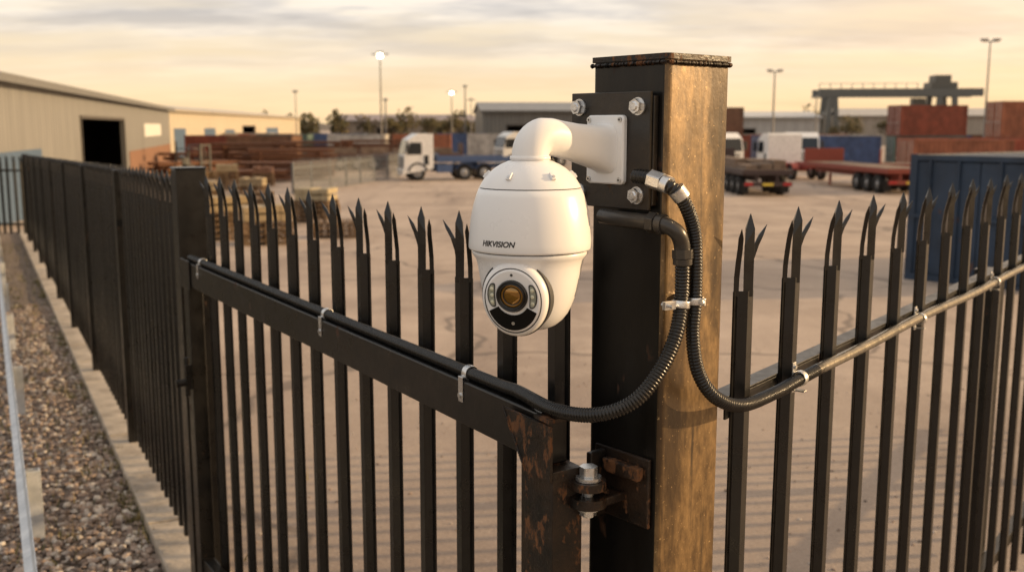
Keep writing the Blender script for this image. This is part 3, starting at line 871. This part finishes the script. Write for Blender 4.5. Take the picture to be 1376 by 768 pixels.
lorry(-3.9,67,math.radians(195),chcol=(.05,.09,.20),body=.2,L=7.5)
lorry(18.6,68,math.radians(100),L=6.4,chcol=(.25,.04,.03))
trailer(19.6,57.5,math.radians(95),(.25,.05,.03),11.5)
trailer(12.4,56.5,math.radians(91),(.05,.03,.028),12.5,load=3)
trailer(9.6,75,math.radians(80),(.12,.05,.03),11,load=4)
trailer(26.5,58,math.radians(160),(.24,.05,.03),11,load=2)
trailer(-9.5,82,math.radians(10),(.10,.05,.035),11,load=4)
lorry(14.2,76,math.radians(-70),cabcol=(.76,.75,.74),chcol=(.1,.1,.1))
lorry(22.5,82,math.radians(-95),cabcol=(.8,.79,.77),chcol=(.05,.08,.15))
lorry(2.,88,math.radians(200),cabcol=(.7,.69,.66),chcol=(.05,.05,.06),body=.8)
container(10.3,18.5,math.radians(37),(.022,.045,.085),L=7.2,H=2.15)
rc=[(.32,.075,.04),(.26,.065,.035),(.34,.12,.06),(.06,.10,.22),(.50,.48,.44),(.20,.10,.055),(.10,.16,.14)]
for i,(x,y,z,c_) in enumerate([(31,74,0,0),(38,76,0,1),(38.3,76,2.61,2),(44.5,78,0,2),(44.8,78,2.61,0),(27.5,64,0,2),(34,66,0,0),(40,66,0,1),(28,88,0,3),(31,100,0,4),(40,98,0,3),(24.6,92,0,3),(13,96,0,2),(20,98,0,1),(19,100,2.61,5),(27,104,0,0),(33,112,0,2),(46,104,0,5),(25,112,0,4),(52,92,0,1),(52,92,2.61,5),(36,90,0,6),(36,90,2.61,1),(47,90,0,0),(21.5,108,0,6)]):
    container(x,y,math.radians(random.uniform(-8,8)),rc[c_],z=z)
for (x,y,z,c_) in [(-22,92,0,5),(-27,96,0,1),(-12,112,0,5),(-20,120,0,3),(-2,118,0,4),(4,112,0,1),(-28,118,0,2),(-6,125,0,3),(9,122,0,0),(-16,108,0,4),(-24,108,0,6),(-9.5,110,0,2),(-33,130,0,4)]:
    container(x,y,math.radians(random.uniform(-10,10)),rc[c_],z=z)
for (x,y,a_,rw) in [(-16,74,20,5),(-19.5,78,5,6),(-13.2,84,-10,4),(-21.5,70,50,3),(-17,64,15,2),(-11,92,5,5),(-24,80,30,4),(-15,68,-5,3),(-17,88,0,6),(-13,98,10,6)]: steel_stack(x,y,math.radians(a_),rows=rw)
for (x,y,a_,n_,ld) in [(-5.9,24.5,20,4,(.36,.27,.15)),(-4.6,26.6,10,3,None),(-7.4,26,30,5,(.34,.25,.13)),(-9.2,33,15,4,None),(-6.3,33,-10,5,(.36,.30,.19)),(-7.9,31,10,6,None),(-11.5,38,25,6,(.3,.24,.15)),(-10.2,41,5,5,None),(-14,47,10,7,None),(-12.6,50,0,4,(.3,.24,.15)),(-15.5,56,15,7,(.3,.24,.15)),(-17.5,60,40,6,None),(-14.5,60,10,5,(.2,.1,.06)),(-19.5,64,0,6,None)]:
    pallets(x,y,math.radians(a_),n_,ld)
forklift(-18.6,60,math.radians(-30)); forklift(-22,71,math.radians(200),(.5,.28,.05))
Y0=Vector((-11.0,52)); dY=Vector((.19,1)).normalized(); nY=Vector((dY.y,-dY.x))
e=empty('galvanised_fence',(Y0.x,Y0.y,gz(Y0.y))); mb=MB()
for k in range(45):
    p=Y0+dY*k*.41; M=frameN(p.x,p.y,gz(p.y),dY,nY)
    mb.extrude([(-.09,0),(.09,0),(.09,1.5),(0,1.75+random.uniform(-.03,.03)),(-.09,1.5)],-.01,.01,0,M)
M=frameN(Y0.x,Y0.y,gz(55),dY,nY)
for zz in (.4,1.3): mb.box(0,18.3,-.06,-.012,zz,zz+.06,0,M)
for k in range(8): mb.box(k*2.6,k*2.6+.1,-.16,-.062,-.2,1.6,0,M)
obj('panels',mb,[plain('galvanised_sheet',(.20,.21,.22),.5,.3)],e,world=True)

# ------------------------------------------------------------------ buildings
def shed(name,p0,p1,depth,eave,rise,c,doors=(),windows=(),roofc=(.25,.25,.25),z0=None):
    """long wall from p0 to p1 facing local -y; depth goes +y"""
    p0=Vector(p0);p1=Vector(p1);d=(p1-p0);L=d.length
    z=gz(max(p0.y,45)) if z0 is None else z0
    e=empty(name,(p0.x,p0.y,z),math.atan2(d.y,d.x))
    mw=cladding('wall_cladding',c,.5)
    mb=MB()
    xs_=[0.]; 
    for (x0,x1,h) in sorted(doors): 
        mb.box(xs_[-1],x0,0,.2,-1,eave,0); mb.box(x0,x1,0,.2,h,eave,0); xs_.append(x1)
    mb.box(xs_[-1],L,0,.2,-1,eave,0)
    obj('front_wall',mb,[mw],e)
    mb=MB()
    mb.box(0.,.2,.205,depth,-1,eave,0); mb.box(L-.2,L,.205,depth,-1,eave,0); mb.box(.205,L-.205,depth-.2,depth,-1,eave,0)
    for x0 in (0.,L-.2): mb.loft([[(x0,.0,eave+.002),(x0,depth,eave+.002),(x0,depth/2,eave+rise)],[(x0+.2,.0,eave+.002),(x0+.2,depth,eave+.002),(x0+.2,depth/2,eave+rise)]],0)
    obj('side_walls',mb,[mw],e)
    mb=MB()
    mb.loft([[(x0,-.4,eave+.01),(x0,depth/2,eave+rise+.03),(x0,depth+.4,eave+.01),(x0,depth+.4,eave+.16),(x0,depth/2,eave+rise+.18),(x0,-.4,eave+.16)] for x0 in (-.3,L+.3)],0)
    mb.box(-.3,L+.3,-.52,-.405,eave-.12,eave+.14,1)
    obj('roof',mb,[plain('roof_sheet',roofc,.5,scale=1),plain('gutter',tuple(q*.55 for q in c),.5)],e)
    mb=MB()
    for (x0,x1,h) in doors:
        mb.box(x0-.15,x0-.002,-.06,-.002,-1,h+.15,0); mb.box(x1+.002,x1+.15,-.06,-.002,-1,h+.15,0); mb.box(x0-.001,x1+.001,-.06,-.002,h+.001,h+.15,0)
    obj('trim',mb,[plain('trim_dark',(.08,.07,.06),.5)],e)
    mb=MB()
    for (x0,x1,z0_,z1_,w) in windows: mb.box(x0,x1,-.035,-.003,z0_,z1_,w)
    if windows: obj('panels',mb,[plain('sign_white',(.7,.7,.68),.5),plain('roller_door_blue',(.07,.12,.2),.5),plain('brick_plinth',(.22,.12,.075),.9)],e)
    mb=MB(); mb.box(.21,L-.21,.21,depth-.21,.0,.02,0)
    obj('floor',mb,[plain('slab',(.12,.11,.10),.9)],e)
    return e
W0=(-30.4,92)
shed('warehouse',(-15.1,29.),W0,30,4.85,1.2,(.27,.27,.265),
     doors=((18.0,33.0,3.75),),
     windows=((44,56,2.7,3.6,0),(35,64.5,-.3,1.9,2),(2,9,-.3,2.6,1)),roofc=(.34,.33,.31))
shed('warehouse',(-34.5,101),(-42,205),25,5.0,1.2,(.62,.55,.44),
     doors=((44,54,3.4),),windows=((6,11,.0,3.2,1),(20,26,.0,3.2,1),(64,76,0,3.2,1),(32,38,0,3.0,1)),roofc=(.5,.45,.38))
shed('warehouse',(-3.6,128),(20,130),20,5.2,1.2,(.17,.17,.16),doors=((3,8,3.5),),windows=((12,18,1,2.5,0),),roofc=(.2,.2,.2))
shed('warehouse',(26,150),(44,148),20,4.6,.9,(.45,.45,.44),doors=((5,9,3),),roofc=(.55,.54,.52))
shed('warehouse',(60,190),(110,182),30,5.2,1.5,(.38,.34,.29),doors=((10,18,4),(30,36,4)),roofc=(.4,.38,.35))
shed('warehouse',(-38,230),(-8,235),20,4.5,1.5,(.3,.26,.22),doors=((8,12,3),),roofc=(.28,.22,.2))

# ------------------------------------------------------------------ lamp columns
def lamp(x,y,h,lit=False,arms=1,r=.11):
    e=empty('lamp_post',(x,y,gz(y))); mb=MB()
    mb.cyl((0,0,-.2),(0,0,h),r,r*.55,n=10); mb.cyl((0,0,0),(0,0,.6),r*1.6,r*1.5,n=10)
    if arms:
        mb.box(-.8,.8,-.06,.06,h-.05,h+.06,0)
    obj('column',mb,[plain('column_steel',(.22,.21,.20),.5,.3)],e)
    mb=MB()
    for sx in ((-.6,.6) if arms==2 else (0,)):
        mb.box(sx-.3,sx+.3,-.25,.25,h+.065,h+.26,0)
        mb.lathe([(h-.02,.001),(h-.02,.2),(h+.06,.26)],12,1,Matrix.Translation((sx,-.1,0)))
    ml,nt,b=newmat('lamp_glow' if lit else 'lamp_lens')
    b.inputs['Base Color'].default_value=(.7,.65,.5,1)
    if lit:
        b.inputs['Emission Color'].default_value=(1,.85,.6,1); b.inputs['Emission Strength'].default_value=10
        mb.lathe([(h-.38,.001),(h-.34,.2),(h-.18,.30),(h-.03,.22)],14,1)
    obj('lantern',mb,[plain('lantern_body',(.3,.3,.3),.4),ml],e)
lamp(-12.6,100,10.2,True); lamp(-8.7,150,8.3,True,r=.12); lamp(-26,125,7.4,arms=0,r=.09); lamp(-6.3,140,8.6,arms=0,r=.16); lamp(-6.9,175,7.8,r=.12)
lamp(30.2,120,9.6,arms=2,r=.16); lamp(45.6,100,11.4,arms=2,r=.13); lamp(41,140,7.2,r=.14); lamp(-17,140,6.8,arms=0,r=.1)
lamp(-19.5,160,7.4,arms=0,r=.14)

# ------------------------------------------------------------------ gantry crane
e=empty('gantry_crane',(55,150,gz(150)),math.radians(-6)); mb=MB()
for yy in (-2.5,2.5):
    mb.box(-11,11.5,yy-.35,yy+.35,7.6,8.7,0)
for lx in (-9.8,-8.2,5.2,8.2):
    for yy in (-2.5,2.5):
        tx=lx+(.5 if lx in (-9.8,5.2) else -.5)
        mb.loft([[(lx-.33,yy-.28,.6),(lx+.33,yy-.28,.6),(lx+.33,yy+.28,.6),(lx-.33,yy+.28,.6)],[(tx-.35,yy-.3,7.59),(tx+.35,yy-.3,7.59),(tx+.35,yy+.3,7.59),(tx-.35,yy+.3,7.59)]],0)
for lx in (-9,6.7): mb.box(lx-1.8,lx+1.8,-3.2,3.2,.1,.58,0); mb.box(lx-.7,lx+.7,-2.1,2.1,5.0,5.5,0)
obj('frame',mb,[plain('crane_grey_paint',(.10,.11,.11),.5)],e)
mb=MB()
mb.box(4.6,8.2,-2.0,2.0,8.75,9.6,0); mb.box(2.5,4.3,-.8,.8,5.6,7.4,0); mb.box(5.2,7.4,-1.6,1.6,9.61,10.6,0)
for k in range(10): mb.box(-11+k*1.5,-10.9+k*1.5,-2.6,-2.5,8.705,9.4,0)
mb.box(-11,2.7,-2.6,-2.53,9.402,9.47,0)
obj('trolley_cabin',mb,[plain('crane_cabin',(.10,.10,.09),.5)],e,bevel=.03)

# ------------------------------------------------------------------ distant vegetation and hills
mb=MB()
random.seed(3)
def clump(cx,cy,cz,rx,rz,n):
    for i in range(n):
        u=random.uniform(-1,1); th=random.random()*6.28; rr_=random.random()**.35
        q=math.sqrt(max(0,1-u*u))
        x=cx+rx*rr_*q*math.cos(th); y=cy+rx*rr_*q*math.sin(th)*.7; z=cz+rz*rr_*u
        s=random.uniform(.2,.5); a1=Vector((random.uniform(-1,1),random.uniform(-1,1),random.uniform(-1,1))).normalized()*s
        a2=a1.orthogonal().normalized()*s
        c=Vector((x,y,z)); mb.add([c-a1,c+a2,c+a1,c-a2],[(0,1,2,3)])
for x in range(-120,150,3):
    if random.random()<.2: continue
    y=random.uniform(215,250); h=random.uniform(3.4,7.5)
    for k in range(3): clump(x+random.uniform(-2,2),y,h*random.uniform(.35,.75),random.uniform(1.3,2.8),h*.42,90)
obj('distant_trees',mb,[leaf_mat('hedge_leaves',(.035,.04,.018),(.12,.09,.035))])
mb=MB(); n=80
hv=[]; 
for i in range(n+1):
    x=-900+1800*i/n; h=9+6*math.sin(i*.31)+3*math.sin(i*.83+1)+2*random.random()
    hv+= [(x,880,-1),(x,900,max(2.5,h)),(x,1100,-1)]
mb.add(hv,[f_ for i in range(n) for f_ in ((i*3,i*3+3,i*3+4,i*3+1),(i*3+1,i*3+4,i*3+5,i*3+2))],0,True)
obj('hills',mb,[plain('hill_woodland',(.16,.14,.12),.9,scale=.02)])

def tree(x,y,h,seed):
    random.seed(seed); e=empty('tree',(x,y,gz(y))); mb2=MB(); tips=[]
    def br(p,d,L_,r_,lv):
        q=p+d*L_; mb2.cyl(p,q,r_,r_*.6,n=7,mat=0)
        if lv==0: tips.append(q); return
        for k in range(4 if lv>1 else 3):
            nd=(d+Vector((random.uniform(-.8,.8),random.uniform(-.8,.8),random.uniform(-.15,.5)))).normalized()
            br(p+d*L_*random.uniform(.55,1),nd,L_*random.uniform(.6,.8),r_*.55,lv-1)
    br(Vector((0,0,-.1)),Vector((0,0,1)),h*.34,h*.025,3)
    obj('trunk',mb2,[plain('bark',(.08,.06,.045),.9)],e)
    m3=MB()
    for tip in tips:
        for k in range(26):
            c=tip+Vector((random.gauss(0,.4),random.gauss(0,.4),random.gauss(0,.32)))*h*.12
            a1=Vector((random.uniform(-1,1),random.uniform(-1,1),random.uniform(-1,1))).normalized()*random.uniform(.08,.18); a2=a1.orthogonal().normalized()*a1.length*.7
            m3.add([c-a1,c+a2,c+a1,c-a2],[(0,1,2,3)])
    obj('crown',m3,[leaf_mat('leaf',(.03,.035,.012),(.13,.095,.035))],e)
for i,(x,y,h) in enumerate([(-13,165,6.5),(-20,170,6),(42,132,6.2),(47,128,6.),(38,160,6),(67,165,6),(-9,162,6.5),(28,170,5.5),(75,150,6)]): tree(x,y,h,40+i)

# ------------------------------------------------------------------ world
S=Vector((.96,.13,.24)).normalized()
el=math.asin(S.z); az=math.atan2(S.x,S.y)
w=bpy.data.worlds.new('World'); sc.world=w; w.use_nodes=True; nt=w.node_tree; nt.nodes.clear()
out=nt.nodes.new('ShaderNodeOutputWorld'); bg=nt.nodes.new('ShaderNodeBackground'); bg.inputs['Strength'].default_value=.15
sky=nt.nodes.new('ShaderNodeTexSky'); sky.sky_type='NISHITA'; sky.sun_disc=False; sky.sun_elevation=el; sky.sun_rotation=az
sky.air_density=1.2; sky.dust_density=3.; sky.ozone_density=1.; sky.altitude=50
tc=nt.nodes.new('ShaderNodeTexCoord'); sx=nt.nodes.new('ShaderNodeSeparateXYZ'); nt.links.new(tc.outputs['Generated'],sx.inputs[0])
def mth(op,a_,b_=None):
    m=nt.nodes.new('ShaderNodeMath'); m.operation=op
    for i,q in enumerate((a_,b_)):
        if q is None: continue
        if isinstance(q,(int,float)): m.inputs[i].default_value=q
        else: nt.links.new(q,m.inputs[i])
    return m.outputs[0]
zz=mth('ADD',mth('MAXIMUM',sx.outputs[2],0.),.10)
cx=nt.nodes.new('ShaderNodeCombineXYZ'); nt.links.new(mth('MULTIPLY',mth('DIVIDE',sx.outputs[0],zz),.6),cx.inputs[0]); nt.links.new(mth('DIVIDE',sx.outputs[1],zz),cx.inputs[1])
cf=noise(nt,cx.outputs[0],.8,4,.6); cf2=noise(nt,cx.outputs[0],1.5,4,.62)
cloudmask=ramp(nt,cf,[(.34,0.),(.54,1.)])
cshade=ramp(nt,cf2,[(.38,(3.2,3.2,3.35)),(.50,(5.0,4.75,4.55)),(.60,(7.2,6.5,5.6))])
hor=ramp(nt,sx.outputs[2],[(0.,(7.6,5.3,2.9)),(.06,(7.3,5.8,3.9)),(.15,(6.2,5.6,4.9)),(.4,(4.4,4.8,5.4))])
cc=mixc(nt,ramp(nt,sx.outputs[2],[(.03,0.),(.13,1.)]),hor,cshade)
base_=mixc(nt,.85,sky.outputs[0],hor)
fin=mixc(nt,cloudmask,base_,cc)
vm=nt.nodes.new('ShaderNodeVectorMath'); vm.operation='DOT_PRODUCT'; nt.links.new(tc.outputs['Generated'],vm.inputs[0]); vm.inputs[1].default_value=tuple(S)
glow=ramp(nt,vm.outputs['Value'],[(.25,0.),(.7,.35),(1.,.9)])
fin=mixc(nt,glow,fin,(10.5,6.4,2.8))
nt.links.new(fin,bg.inputs['Color']); nt.links.new(bg.outputs[0],out.inputs[0])

sun=bpy.data.lights.new('sun','SUN'); sun.energy=5; sun.angle=math.radians(.6); sun.color=(1,.69,.37)
so=bpy.data.objects.new('sun',sun); link(so); so.rotation_euler=(-S).to_track_quat('-Z','Y').to_euler(); so.location=(20,5,20)

cam=bpy.data.cameras.new('camera'); co=bpy.data.objects.new('camera',cam); link(co)
cam.sensor_width=36; cam.lens=36; cam.clip_end=8000; cam.clip_start=.05
co.location=(0,0,CH); co.rotation_euler=(math.radians(90-8.84),0,0)
cam.dof.use_dof=True; cam.dof.focus_distance=1.98; cam.dof.aperture_fstop=4.5
sc.camera=co
